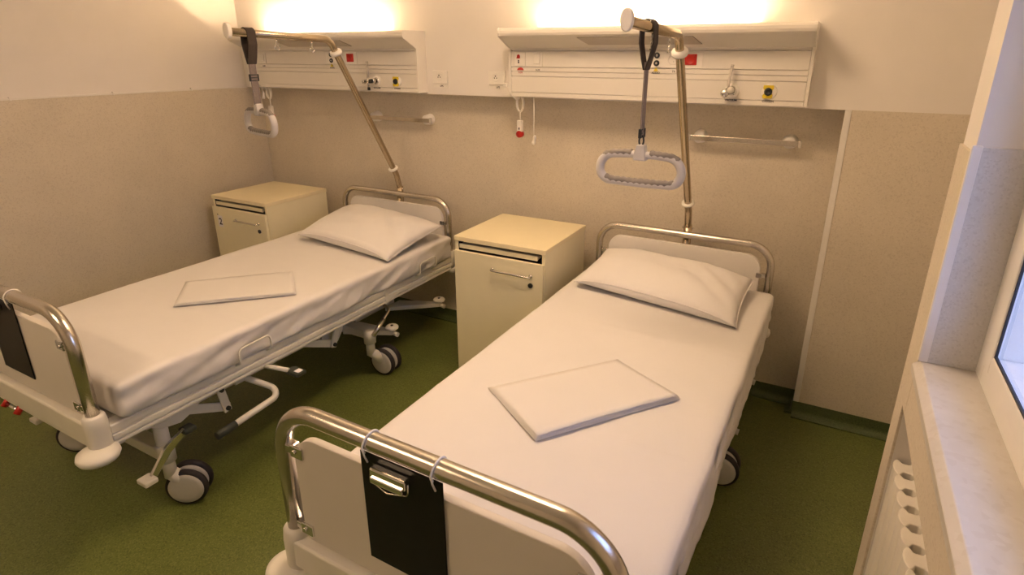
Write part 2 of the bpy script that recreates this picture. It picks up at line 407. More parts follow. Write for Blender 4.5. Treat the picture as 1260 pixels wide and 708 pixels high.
# ------------------------------------------------------------------ bedhead trunking with uplight
TL = 1.435
def trunking():
    t = thing('bedhead_unit', 'white bedhead supply panel with glowing uplight above the bed nearest the window', 'bedhead panel', (-1.36,0,0), 0, 'bedhead supply panels')
    E_ = .012
    def housing(b):
        x0,x1 = E_, TL-E_
        # back plate and hollow lamp trough
        box(b, x0, x1, -.066, 0, 1.520, 1.757); box(b, x0, x1, -.080, -.066, 1.757, 1.764)
        prism(b, [(-.070,1.757),(-.085,1.757),(-.194,1.808),(-.203,1.815),(-.207,1.826),(-.206,1.838),(-.201,1.846),(-.192,1.850),(-.165,1.850),(-.165,1.844),(-.19,1.843),(-.198,1.836),(-.198,1.822),(-.190,1.816),(-.085,1.766),(-.070,1.766)], 'x', x0, x1)
        box(b, x0, x1, -.080, 0, 1.757, 1.764)
    part('housing', 'trunk', t, housing)
    def cap(x):
        def f(b):
            prism(b, [(0,1.516),(-.088,1.516),(-.088,1.756),(-.196,1.807),(-.205,1.814),(-.209,1.826),(-.208,1.839),(-.203,1.848),(-.193,1.852),(0,1.852)], 'x', x, x+E_, .001)
        return f
    part('end_cap', 'trunk', t, cap(0)); part('end_cap', 'trunk', t, cap(TL-E_))
    x0,x1 = E_+.001, TL-E_-.001
    part('cover_strip', 'trunk2', t, lambda b: box(b, x0, x1, -.0855, -.066, 1.7465, 1.7645, .0015))
    part('socket_panel', 'trunk2', t, lambda b: box(b, x0, x1, -.0855, -.066, 1.6675, 1.7440, .0015))
    part('cable_strip', 'trunk2', t, lambda b: (box(b, x0, x1, -.0855, -.066, 1.6455, 1.6650, .0015), box(b, x0, x1, -.0840, -.066, 1.6215, 1.6435, .0015)))
    part('gas_panel', 'trunk2', t, lambda b: box(b, x0, x1, -.0855, -.066, 1.5415, 1.6195, .0015))
    part('bottom_strip', 'trunk2', t, lambda b: box(b, x0, x1, -.0855, -.066, 1.5185, 1.5395, .0015))
    # lamp tube in the trough with holders that shade its ends
    part('lamp_tube', 'lamp', t, lambda b: cyl(b, (.155,-.085,1.784), (1.175,-.085,1.784), .013))
    for x in (.135, 1.175):
        part('lamp_holder', 'trunk', t, lambda b: prism(b, [(-.002,1.764),(-.165,1.82),(-.165,1.845),(-.002,1.845)], 'x', x, x+.02))
    def lens(b):
        # diffuser set into the sloping underside
        n = Vector((0,-.4726,-.8813)) ; 
        def P(x,s,o): 
            a = Vector((0,-.085,1.757)); c = Vector((0,-.194,1.808)); p = a+(c-a)*s; d=(c-a).normalized(); nn = Vector((0,-d.z,d.y)); nn = nn if nn.z<0 else -nn
            p = p+nn*o; return (x,p.y,p.z)
        q = [(.420,.92),(.455,.32),(.985,.32),(.955,.92)]
        A = [b.verts.new(P(x,s,.0035)) for x,s in q]; B = [b.verts.new(P(x,s,-.001)) for x,s in q]
        b.faces.new(A); b.faces.new(B[::-1])
        for i in range(4): b.faces.new((A[i],A[(i+1)%4],B[(i+1)%4],B[i]))
        bmesh.ops.recalc_face_normals(b, faces=b.faces)
    part('reading_light_lens', 'lens', t, lens)
    X = lambda wx: wx+1.36
    YFc = -.0855
    # nurse call plate
    cp = part('call_plate', 'plastic', t, lambda b: box(b, X(-1.325), X(-1.263), YFc-.004, YFc, 1.672, 1.738, .0015))
    def callicon(b):
        c = X(-1.303)
        lathe(b, [(0,.004),(.008,.003),(.0095,0)], Matrix.Translation((c,YFc-.004,1.718)) @ Matrix.Rotation(PI/2,4,'X'), 16)
        box(b, c-.010, c+.010, YFc-.007, YFc-.004, 1.708, 1.714, .001)
    part('call_lamp', 'red', cp, callicon)
    def callblk(b):
        c = X(-1.302); cyl(b,(c,YFc-.0046,1.697),(c,YFc-.0036,1.697),.004,n=10); box(b, c-.004,c+.004,YFc-.0046,YFc-.0036,1.684,1.693)
    part('call_symbol', 'ink', cp, callblk)
    def redcap(b):
        c = X(-1.293); pts = [(c+.019*math.cos(a), 1.650+.014*math.sin(a)) for a in [PI*k/12 for k in range(13)]]
        prism(b, pts, 'y', YFc-.0006, YFc+.001)
    part('call_emblem', 'redink', t, redcap)
    text('call_caption', 'S.OS', .012, (X(-1.292),YFc-.0006,1.639), t, 'redink')
    sw = part('switch_plate', 'plastic', t, lambda b: box(b, X(-1.262), X(-1.165), YFc-.004, YFc, 1.668, 1.738, .002))
    part('rocker', 'plastic', sw, lambda b: (box(b, X(-1.215), X(-1.178), YFc-.009, YFc-.004, 1.682, 1.730, .003)))
    text('switch_caption', 'LUX', .013, (X(-1.193),YFc-.0006,1.652), t)
    pl = part('connector_plate', 'plastic', t, lambda b: box(b, X(-.625), X(-.478), YFc-.003, YFc, 1.670, 1.741, .0015))
    for z in (1.724,1.690):
        rg = part('jack', 'darkmetal', pl, lambda b: lathe(b, [(.005,.002),(.0075,.005),(.0125,.005),(.0135,0)], Matrix.Translation((X(-.580),YFc-.003,z)) @ Matrix.Rotation(PI/2,4,'X'), 20))
        part('jack_pin', 'chrome', rg, lambda b: cyl(b,(X(-.580),YFc-.002,z),(X(-.580),YFc-.007,z),.005,n=14))
    def tri(b): prism(b, [(X(-.592),1.654),(X(-.570),1.654),(X(-.581),1.672)], 'y', YFc-.0040, YFc)
    part('warning_sign', 'yellow', t, tri)
    text('jack_caption', 'AUDIO', .012, (X(-.581),YFc-.0006,1.647), t)
    def sock(b): lathe(b, [(0,-.006),(.016,-.006),(.018,.002),(.022,.003),(.023,0)], Matrix.Translation((X(-.506),YFc-.003,1.705)) @ Matrix.Rotation(PI/2,4,'X'), 24)
    so = part('round_socket', 'plastic', pl, sock)
    def holes(b):
        for dz in (-.008,.008): cyl(b,(X(-.502),YFc-.003,1.705+dz),(X(-.502),YFc+.002,1.705+dz),.0025,n=10)
    part('pin_hole', 'ink', so, holes)
    text('socket_caption', 'TV', .013, (X(-.498),YFc-.0006,1.654), t)
    rp_ = part('power_plate', 'plastic', t, lambda b: box(b, X(-.462), X(-.372), YFc-.003, YFc, 1.668, 1.738, .0015))
    rs = part('red_socket', 'red', rp_, lambda b: box(b, X(-.452), X(-.398), YFc-.007, YFc-.003, 1.683, 1.730, .0015))
    part('socket_well', 'red', rs, lambda b: lathe(b, [(0,.0012),(.017,.0012),(.0185,.0035),(.020,.0035),(.021,0)], Matrix.Translation((X(-.425),YFc-.007,1.7065)) @ Matrix.Rotation(PI/2,4,'X'), 24))
    # oxygen outlet on its yellow plate, with white surround
    def oxb(b): lathe(b, [(0,.006),(.029,.006),(.032,.003),(.033,0)], Matrix.Translation((X(-.080),YFc,1.577)) @ Matrix.Rotation(PI/2,4,'X'), 28)
    ox = part('oxygen_outlet', 'plastic', t, oxb)
    def oxy(b):
        c = X(-.083)
        prism(b, [(c-.020,1.604),(c+.020,1.604),(c+.022,1.592),(c+.014,1.580),(c+.014,1.572),(c+.020,1.562),(c+.017,1.550),(c-.018,1.549),(c-.023,1.560),(c-.014,1.572),(c-.014,1.580),(c-.022,1.592)], 'y', YFc-.010, YFc-.005, .001)
    part('yellow_plate', 'yellow', ox, oxy)
    part('outlet_ring', 'darkmetal', ox, lambda b: lathe(b, [(0,.0015),(.007,.0015),(.008,.006),(.015,.006),(.0165,0)], Matrix.Translation((X(-.083),YFc-.010,1.577)) @ Matrix.Rotation(PI/2,4,'X'), 24))
    text('outlet_caption', 'OXIGEN', .0125, (X(-.080),YFc-.0006,1.5365), t)
    vo = part('vacuum_outlet', 'plastic', t, lambda b: lathe(b, [(0,.006),(.027,.006),(.030,.003),(.031,0)], Matrix.Translation((X(-.233),YFc,1.577)) @ Matrix.Rotation(PI/2,4,'X'), 28))
    part('outlet_ring', 'chrome', vo, lambda b: lathe(b, [(0,.001),(.010,.001),(.012,.006),(.019,.005),(.021,0)], Matrix.Translation((X(-.233),YFc-.006,1.577)) @ Matrix.Rotation(PI/2,4,'X'), 24))
    text('outlet_caption', 'VACUUM', .0125, (X(-.234),YFc-.0006,1.5365), t)
    return t
tr = trunking()
dup(tr, (-3.39,0,0), 0, 'white bedhead supply panel with glowing uplight above the bed by the left wall')

# flow valve plugged into each vacuum outlet
def valve_right():
    t = thing('suction_valve', 'clear suction valve with thin upright tube plugged into the right bedhead panel', 'suction valve', (-.245,-.0925,1.575), 0, 'suction valves')
    def body(b):
        cyl(b,(0,0,0),(0,-.03,0),.016); lathe(b, [(0,.008),(.014,.006),(.018,0),(.014,-.006),(0,-.008)], Matrix.Translation((-.012,-.036,-.008)) @ Matrix.Rotation(PI/2,4,'X'), 20)
    part('body', 'chrome', t, body)
    part('knob', 'clear', t, lambda b: lathe(b, [(0,.012),(.013,.012),(.016,.006),(.016,-.004),(.012,-.01),(0,-.01)], Matrix.Translation((.013,-.034,.006)) @ Matrix.Rotation(PI/2,4,'X'), 12))
    part('flow_tube', 'clear', t, lambda b: (tube(b,[(-.002,-.02,.005),(-.001,-.024,.03),(.003,-.024,.075),(.006,-.022,.105)],.0055), cyl(b,(.006,-.022,.103),(.007,-.0215,.112),.0065)))
valve_right()
def valve_left():
    t = thing('suction_valve', 'metal suction valve with upright rod and side knob on the left bedhead panel', 'suction valve', (-2.265,-.0925,1.577), 0, 'suction valves')
    part('body', 'chrome', t, lambda b: (cyl(b,(0,0,0),(0,-.035,0),.013), cyl(b,(.006,-.035,0),(-.05,-.035,0),.009), cyl(b,(-.026,-.036,-.05),(-.026,-.036,.02),.007)))
    part('flow_tube', 'clear', t, lambda b: (cyl(b,(-.026,-.036,.02),(-.026,-.036,.105),.0065), cyl(b,(-.026,-.036,.104),(-.026,-.036,.110),.0075)))
    part('knob', 'chrome', t, lambda b: cyl(b,(-.05,-.035,-.004),(-.066,-.035,-.006),.012, n=12))
    part('front_cap', 'darkmetal', t, lambda b: cyl(b,(0,-.035,0),(0,-.05,0),.012,n=12))
    part('drain_nut', 'darkmetal', t, lambda b: cyl(b,(-.026,-.036,-.052),(-.026,-.036,-.036),.0085,n=8))
valve_left()

# wall sockets between the panels
def wall_socket():
    t = thing('wall_socket', 'white wall socket beside the left end of the bedhead panel nearest the window', 'socket', (-1.482,0,1.605), 0, 'wall sockets between the bedhead panels')
    part('plate', 'plastic', t, lambda b: box(b, -.052, .052, -.010, 0, -.036, .036, .003))
    part('well', 'plastic', t, lambda b: lathe(b, [(0,-.006),(.015,-.006),(.017,.001),(.022,.002),(.023,0)], Matrix.Translation((-.005,-.010,.004)) @ Matrix.Rotation(PI/2,4,'X'), 24))
    part('pin', 'ink', t, lambda b: (cyl(b,(-.005,-.0135,.010),(-.005,-.006,.010),.0035,n=10), cyl(b,(-.012,-.0115,.000),(-.012,-.006,.000),.003,n=10), cyl(b,(.002,-.0115,.000),(.002,-.006,.000),.003,n=10)))
    part('label_strip', 'plastic', t, lambda b: box(b, -.050, .050, -.003, 0, -.058, -.038, .0008))
    text('label_text', 'UPS', .014, (.006,-.0036,-.049), t)
    return t
ws = wall_socket()
dup(ws, (-1.858,0,1.603), 0, 'white wall socket beside the right end of the left bedhead panel')

# nurse call handsets and pull cords
def handset():
    t = thing('call_handset', 'nurse call handset with red button hanging left of the bed nearest the window', 'call handset', (-1.318,-.03,1.5), 0, 'nurse call handsets')
    # local z 0 = 1.5
    pts = []
    pts = [(-.055,-.066,.074),(-.048,-.067,.064),(-.030,-.066,.030),(-.010,-.028,-.004),(.003,-.018,.012)]
    part('lead', 'cord', t, lambda b: tube(b, arc_path(pts,.02,4), .0045, 8))
    def coil(b):
        pp = []
        for k in range(61):
            a = 2*PI*k/20; pp.append((.003+.021*math.sin(a)*(1-.004*k/3), -.014-.006*math.cos(a*.5)-.00012*k, -.022+.042*math.cos(a)))
        tube(b, pp, .0045, 8); tube(b, [(0,-.015,-.06),(.002,-.016,-.085),(.004,-.016,-.115)], .004, 8)
    part('coiled_cord', 'cord', t, coil)
    part('plug', 'plastic', t, lambda b: box(b, -.068, -.046, -.078, -.0565, .062, .086, .004))
    bd = part('body', 'plastic', t, lambda b: box(b, -.014, .019, -.028, -.006, -.170, -.108, .006, 3))
    part('red_button', 'red', t, lambda b: (cyl(b,(.003,-.004,-.182),(.003,-.030,-.182),.0185), lathe(b,[(0,.007),(.010,.005),(.0155,.001),(.0165,0)], Matrix.Translation((.003,-.030,-.182)) @ Matrix.Rotation(PI/2,4,'X'), 20)))
    part('call_mark', 'ink', bd, lambda b: box(b, -.001, .006, -.0286, -.027, -.158, -.146))
    return t
hs = handset()
dup(hs, (-3.262,-.03,1.5), 0, 'nurse call handset hanging in the left corner behind the far grab handle')
def pull(x, z, label):
    ln = 1.518-z
    t = thing('light_pull_cord', label, 'pull cord', (x,-.05,z), 0, 'light pull cords')
    part('cord', 'cord', t, lambda b: tube(b, [(0,0,ln),(.0005,0,ln*.6),(0,0,.048)], .0032, 8))
    part('pendant', 'plastic', t, lambda b: lathe(b, [(0,.052),(.006,.05),(.010,.036),(.007,.026),(.011,.016),(.012,.006),(.008,0),(0,0)], Matrix.Rotation(.15,4,'Y'), 16))
    return t
pull(-1.231, 1.2665, 'thin white light pull cord hanging under the bedhead panel nearest the window')
pull(-3.318, 1.435, 'short white light pull cord hanging in the left corner behind the grab handle strap')

# equipment rails on the dado
def rail(name, label, x0, x1):
    t = thing('equipment_rail', label, 'rail', ((x0+x1)/2,DR,1.345), 0, 'equipment rails on the wall')
    h = (x1-x0)/2
    part('bar', 'steel', t, lambda b: box(b, -h, h, -.068, -.058, -.0125, .0125, .002))
    for s in (-1,1):
        def br(b): lathe(b, [(.0,.062),(.020,.060),(.028,.050),(.030,.03),(.033,.004),(.034,0)], Matrix.Translation((s*(h-.045),0,.002)) @ Matrix.Rotation(PI/2,4,'X'), 24)
        part('bracket', 'plastic', t, br)
        part('end_stop', 'clear', t, lambda b: box(b, s*h-.006, s*h+.006, -.072, -.054, -.017, .017, .002))
rail('r', 'steel equipment rail on the wall right of the bed nearest the window', -.43, .066)
rail('l', 'steel equipment rail on the wall behind the slanted pole of the left bed', -2.49, -1.985)

# ------------------------------------------------------------------ hospital bed (local x = across, y = -u along, origin at head tube on the floor)
BW, BL = .43, 2.06
ZF, ZH = .945, .882
def U(u, v, z): return (v, -u, z)
def caster(root, u, v, az, trail=(0,0)):
    c = part('caster', 'bedwhite', root, lambda b: (cyl(b,U(u,v,.145),U(u,v,.26),.024), cyl(b,Vector(U(u,v,.09))+Vector((trail[0]*.8,trail[1]*.8,0)),U(u,v,.16),.030,.026)))
    d = Vector((math.cos(az), math.sin(az), 0)); ctr = Vector(U(u,v,.080))+Vector((trail[0],trail[1],0))
    R_ = d.to_track_quat('Z','Y').to_matrix().to_4x4()
    for s in (-1,1):
        wc = ctr + d*s*.030
        mt = Matrix.Translation(wc) @ R_
        ty = part('tyre', 'rubber', c, lambda b: lathe(b, [(.062,-.014),(.073,-.014),(.0793,-.008),(.080,0),(.0793,.008),(.073,.014),(.062,.014)], mt, 36))
        part('wheel_cover', 'wheelface', c, lambda b: lathe(b, [(0,-.0170),(.048,-.0165),(.067,-.0142),(.069,0),(.067,.0142),(.048,.0165),(0,.0170)], mt, 36))
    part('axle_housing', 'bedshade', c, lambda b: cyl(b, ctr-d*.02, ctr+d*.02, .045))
    return c
def bed():
    t = thing('hospital_bed', 'white hospital bed with steel tube ends standing by the left wall, casters in view', 'bed', (0,0,0), 0, 'hospital beds')
    # foot end
    fb = part('foot_bow', 'steel', t, lambda b: tube(b, arc_path([U(BL,-BW,.50),U(BL,-BW,ZF),U(BL,BW,ZF),U(BL,BW,.50)], .125, 14), .0215, 20))
    def fpanel(b): prism(b, round_rect(-.385,.385,.572,.882,.075,.012,10), 'y', -BL-.010, -BL+.010, .002)
    part('foot_panel', 'panel', t, fpanel)
    for s in (-1,1):
        for z in (.835,.605):
            part('panel_clip', 'chrome', t, lambda b: (box(b, s*.372-.020, s*.372+.020, -BL-.016, -BL-.009, z-.016, z+.016, .002), box(b, s*.400-.012, s*.400+.014, -BL-.014, -BL+.012, z-.011, z+.011, .003), cyl(b,U(BL+.015,s*.378,z),U(BL+.020,s*.378,z),.006,n=10)))
    def cross(b):
        box(b, -.43, .43, -BL-.032, -BL+.030, .478, .562, .008, 3)
        box(b, -.40, .40, -BL-.024, -BL+.024, .455, .480, .004)
    part('foot_crossbar', 'bedwhite', t, cross)
    for s in (-1,1):
        part('corner_socket', 'bedwhite', t, lambda b: (lathe(b, [(0,.452),(.030,.452),(.036,.462),(.037,.55),(.034,.578),(.028,.586),(.0215,.586)], Matrix.Translation(U(BL,s*BW,0)), 24)))
        part('corner_bumper', 'bedwhite', t, lambda b: lathe(b, [(0,.424),(.044,.424),(.060,.431),(.066,.444),(.063,.457),(.046,.466),(.03,.469),(0,.469)], Matrix.Translation(U(BL+.022,s*(BW+.018),0)), 32))
    # head end
    part('head_bow', 'steel', t, lambda b: tube(b, arc_path([U(0,-BW,.48),U(0,-BW,ZH),U(0,BW,ZH),U(0,BW,.48)], .105, 14), .0175, 18))
    part('head_panel', 'panel_lit', t, lambda b: prism(b, round_rect(-.375,.385,.552,.832,.07,.012,10), 'y', -.010, .010, .002))
    for s in (-1,1):
        part('panel_clip', 'chrome', t, lambda b: (box(b, s*.385-.014, s*.385+.014, -.017, -.009, .725, .750, .002), box(b, s*.402-.012, s*.402+.012, -.014, .012, .728, .747, .003)))
        part('corner_bumper', 'bedwhite', t, lambda b: lathe(b, [(0,.415),(.03,.415),(.043,.422),(.046,.436),(.043,.45),(.03,.458),(0,.458)], Matrix.Translation(U(-.02,s*(BW-.005),0)), 28))
    part('head_crossbar', 'bedwhite', t, lambda b: (box(b, -.435, .435, -.026, .026, .46, .53, .006), [cyl(b,U(0,s*BW,.45),U(0,s*BW,.56),.027) for s in (-1,1)]))
    # side rails: stepped profile with grooves
    for s in (-1,1):
        def rl(b):
            y0,y1 = -BL+.03, -.02
            X0 = lambda a,c: (min(s*a,s*c), max(s*a,s*c))
            a,c = X0(.395,.452); box(b, a,c, y0,y1, .497,.528, .006,3)
            a,c = X0(.400,.444); box(b, a,c, y0,y1, .486,.500)
            a,c = X0(.398,.454); box(b, a,c, y0,y1, .468,.489, .004)
            a,c = X0(.402,.446); box(b, a,c, y0,y1, .460,.470)
            a,c = X0(.398,.450); box(b, a,c, y0,y1, .446,.462, .004)
        part('side_rail', 'bedwhite', t, rl)
        part('rail_joint', 'bedwhite', t, lambda b: box(b, min(s*.393,s*.458), max(s*.393,s*.458), -.64, -.615, .442, .532, .004))
        # wire retainers that hold the mattress
        for u0 in (.30, 1.47):
            def wire(b):
                x = s*.488
                tube(b, arc_path([(s*.44,-(u0+.075),.515),(x,-(u0+.075),.535),(x,-(u0+.075),.600),(x,-(u0-.075),.605),(x,-(u0-.075),.535),(s*.44,-(u0-.075),.515)], .022, 6), .0042, 8)
            part('mattress_retainer', 'bedwhite', t, wire)
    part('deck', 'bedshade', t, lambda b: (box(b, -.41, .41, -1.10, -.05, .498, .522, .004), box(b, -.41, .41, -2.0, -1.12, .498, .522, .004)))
    # undercarriage
    def base(b):
        for s in (-1,1): box(b, s*.10-.025, s*.10+.025, -1.90, -.45, .235, .29, .005)
        for u in (.66, 1.83): box(b, -.36, .36, -u-.03, -u+.03, .225, .275, .006)
        for s in (-1,1):
            for u,vv in ((.70,.37),(1.835,.36)): cyl(b, U(u,s*vv,.22), U(u,s*vv,.30), .033)
    part('base_frame', 'bedwhite', t, base)
    def horn(u0, u1, s):
        def f(b):
            prism(b, [(s*.16,-u0-.075),(s*.16,-u0+.06),(s*.415,-u1+.016),(s*.425,-u1),(s*.415,-u1-.016)] if s>0 else [(s*.16,-u0-.075),(s*.415,-u1-.016),(s*.425,-u1),(s*.415,-u1+.016),(s*.16,-u0+.06)], 'z', .215, .242, .004)
        return f
    for s in (-1,1):
        for u0,u1 in ((.26,.105),(.62,.555)):
            h = part('bumper_arm', 'bedwhite', t, horn(u0,u1,s))
            part('bumper_roller', 'bedwhite', h, lambda b: lathe(b, [(0,.242),(.012,.242),(.012,.248),(.030,.248),(.036,.253),(.037,.261),(.032,.268),(.012,.269),(0,.269)], Matrix.Translation(U(u1,s*.405,0)), 24))
            part('roller_stop', 'bedwhite', h, lambda b: cyl(b, U(u1,s*.420,.224), U(u1,s*.446,.220), .013, n=12))
            part('roller_bolt', 'darkmetal', h, lambda b: cyl(b, U(u1,s*.405,.268), U(u1,s*.405,.272), .008, n=12))
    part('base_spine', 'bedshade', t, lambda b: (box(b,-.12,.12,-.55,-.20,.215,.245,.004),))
    # lifting links
    for s in (-1,1):
        for (pa,pb,pc_) in (((1.76,.405),(1.575,.315),(1.590,.41)),((1.13,.41),(.968,.335),(.93,.43))):
            def link(b):
                x = s*.365
                def bar(p,q,w,o):
                    p = Vector((p[0],p[1])); q = Vector((q[0],q[1])); d = (q-p).normalized(); n_ = Vector((-d.y,d.x))*w
                    pts = [p-d*w+n_, p-d*w-n_, q+d*w-n_, q+d*w+n_]
                    prism(b, [(-a.x,a.y) for a in pts], 'x', min(x+o*s,x+(o+.012)*s), max(x+o*s,x+(o+.012)*s), .003)
                bar(pa,pb,.019,0); bar(pb,pc_,.017,.013); bar(pa,pc_,.017,-.014)
            lk = part('lift_link', 'bedwhite', t, link)
            part('pivot_bolt', 'darkmetal', lk, lambda b: [cyl(b, U(p[0],s*.385,p[1]), U(p[0],s*.398,p[1]), .010, n=12) for p in (pb,pc_)])
        def gus(b):
            x0,x1 = sorted((s*.375,s*.387))
            prism(b, [(-1.95,.455),(-1.66,.455),(-1.66,.43),(-1.70,.385),(-1.77,.360),(-1.84,.375),(-1.92,.43)], 'x', x0, x1, .003)
        g = part('gusset_plate', 'bedwhite', t, gus)
        part('gusset_hole', 'darkslot', g, lambda b: cyl(b, U(1.735,s*.384,.425), U(1.735,s*.3885,.425), .015, n=16))
        part('leg_post', 'bedwhite', t, lambda b: (cyl(b, U(1.835,s*.36,.24), U(1.835,s*.36,.41), .026), box(b, s*.36-.03, s*.36+.03, -1.87, -1.80, .40, .45, .006)))
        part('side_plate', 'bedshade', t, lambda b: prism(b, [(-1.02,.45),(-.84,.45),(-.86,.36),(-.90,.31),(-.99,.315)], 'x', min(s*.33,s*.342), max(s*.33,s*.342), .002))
    # casters
    caster(t, 1.835, .36, math.radians(-52), (.014,.056)); caster(t, 1.85, -.40, math.radians(-48), (.02,.03))
    caster(t, .70, .37, math.radians(-86), (.028,.085)); caster(t, .70, -.37, math.radians(-70))
    # brake pedals at the foot end
    for s in (-1,1):
        br = part('brake_pedal', 'chrome', t, lambda b: prism(b, [(-1.935,.212),(-1.925,.232),(-1.862,.305),(-1.835,.322),(-1.775,.345),(-1.768,.331),(-1.82,.290),(-1.842,.276),(-1.905,.214)], 'x', min(s*.398,s*.412), max(s*.398,s*.412), .003))
        part('pedal_pad', 'bedwhite', br, lambda b: box(b, s*.405-.03, s*.405+.03, -1.965, -1.915, .205, .226, .006))
        part('pedal_pad', 'grip', br, lambda b: box(b, s*.405-.024, s*.405+.024, -1.785, -1.735, .322, .342, .006))
    # silver hand lever at the head caster
    hl = part('brake_lever', 'chrome', t, lambda b: tube(b, arc_path([U(.56,.36,.39),U(.555,.40,.37),U(.62,.41,.34),U(.70,.41,.285)],.03,5), .009, 10))
    part('lever_grip', 'steel', hl, lambda b: tube(b, [U(.62,.41,.338),U(.715,.41,.275)], .013, 12))
    # bent side bar and release handle
    sb = part('foot_bar', 'bedwhite', t, lambda b: tube(b, arc_path([U(1.50,.37,.43),U(1.375,.50,.320),U(1.645,.505,.304)],.035,8), .0135, 14))
    part('bar_grip', 'grip', sb, lambda b: cyl(b, U(1.625,.5045,.3045), U(1.71,.506,.300), .0165))
    part('bar_bracket', 'bedshade', t, lambda b: (box(b, .35, .40, -1.53, -1.47, .40, .455, .004), box(b, .36,.41,-1.35,-1.30,.42,.46,.003)))
    rh = part('release_handle', 'bedwhite', t, lambda b: cyl(b, U(1.425,.40,.452), U(1.375,.55,.438), .010))
    rg = part('handle_grip', 'grip', rh, lambda b: box(b, .535, .612, -1.385, -1.335, .420, .440, .006, 3))
    part('handle_mark', 'sticker', rg, lambda b: box(b, .578, .606, -1.374, -1.346, .4395, .4412))
    # red release knobs under the foot crossbar, blue tag on the panel
    def kn(v, r):
        return lambda b: (cyl(b, U(BL+.012,v,.462), U(BL+.035,v,.435), r, r*1.15, 14))
    part('release_knob', 'red', t, kn(-.095,.011)); part('release_knob', 'red', t, kn(-.20,.009))
    part('knob_rod', 'chrome', t, lambda b: cyl(b, U(BL+.026,-.19,.445), U(BL+.026,-.105,.445), .007, n=12))
    part('tag', 'blue', t, lambda b: prism(b, [(.352,.606),(.382,.592),(.362,.582)], 'y', -BL-.0135, -BL-.0095))
    return t
B1 = ((-2.2561,-.0182,0), math.radians(-.709)); B2 = ((-.3998,-.0528,0), math.radians(-1.099))
bd = bed(); bd.location = B1[0]; bd.rotation_euler = (0,0,B1[1])
bd2 = dup(bd, B2[0], B2[1], 'white hospital bed with steel tube ends standing nearest the window')
for q in list(bd2.children):                       # this bed's side bar and release handle are folded away out of sight
    if q.name.startswith(('foot_bar','release_handle','mattress_retainer')):
        for c in list(q.children_recursive)+[q]: bpy.data.objects.remove(c, do_unlink=True)

# ------------------------------------------------------------------ mattresses under white sheets
def mattress(loc, rz, label, v0, v1, seed, hang, rump=0, overhang=False):
    t = thing('mattress', label, 'mattress', loc, rz, 'mattresses under white sheets')
    part('core', 'sheet', t, lambda b: box(b, v0+.03, v1-.03, -1.97, -.045, .524, .60, .01))
    bm = rounded_box(v0, v1, -1.995, -.028, .527, .672, .027, 40, 130, 18)
    for p in bm.verts:
        u = -p.co.y; v = p.co.x; z = p.co.z; side = (v-(v0+v1)/2)/((v1-v0)/2)
        n1 = noise.noise(Vector((u*3.1+seed, v*2.0, z*2))); n2 = noise.noise(Vector((u*9+seed*3, z*14+u*5, v*1.5)))
        n3 = noise.noise(Vector((u*22+seed, z*30+u*10, 3.3)))
        if z > .66: p.co.z += .0035*n1 + .0012*noise.noise(Vector((u*7,v*9,seed)))
        if abs(side) > .93:
            k = min(1,(.668-z)/.05) if z < .668 else 0
            sgn = 1 if side > 0 else -1
            p.co.x += sgn*k*(.012*n2 + .005*n3 - .004 + rump*(.016*n1 + .010*noise.noise(Vector((u*6+z*22,seed,z*9)))))
            if z < .57: p.co.x += sgn*hang*(.57-z)*(.5+.8*n1)
            p.co.z += .004*n2*k
        # fold creases left in the laundered sheet
        if z > .66:
            for (cu,cv,au,av,hgt) in CREASE:
                d = abs((u-cu)*au+(v-cv)*av)
                if d < .03: p.co.z += hgt*math.exp(-(d/.010)**2)
    obj('fitted_sheet', bm, 'sheet', t)
    if overhang:
        def strip(b):
            rows = []
            for i in range(121):
                u = .10+1.62*i/120; row = []
                n1 = noise.noise(Vector((u*4,seed,0))); drop = .455+.02*n1+.05*max(0,1-i/14)+.07*max(0,(i-100)/20)
                for j in range(11):
                    q = j/10; z = .612+(drop-.612)*q
                    x = v1-.004+q*(.004+.007*noise.noise(Vector((u*5,q*1.5,seed)))+.003*noise.noise(Vector((u*19,q,seed))))
                    row.append((b.verts.new((x,-u,z)), b.verts.new((x-.0022,-u,z))))
                rows.append(row)
            for A,B in zip(rows, rows[1:]):
                for j in range(10):
                    f = b.faces.new((A[j][0],A[j+1][0],B[j+1][0],B[j][0])); f.smooth = True
                    f = b.faces.new((A[j][1],B[j][1],B[j+1][1],A[j+1][1])); f.smooth = True
                b.faces.new((A[10][0],A[10][1],B[10][1],B[10][0]))
            bmesh.ops.recalc_face_normals(b, faces=b.faces)
        part('sheet_overhang', 'sheet', t, strip)
    return t
CREASE = [(1.0,-.22,0,1,.0016),(1.0,.02,.0,1,.0012),(.75,0,1,0,.0012),(1.45,0,1,0,.0014),(1.82,0,1,0,.0012)]
mattress(B2[0], B2[1], 'mattress under a smooth white sheet on the bed nearest the window', -.445, .468, 1.7, .12, 0, True)
mattress(B1[0], B1[1], 'mattress under a white sheet rumpled along its right edge on the left bed', -.452, .478, 5.2, -.1, 1)

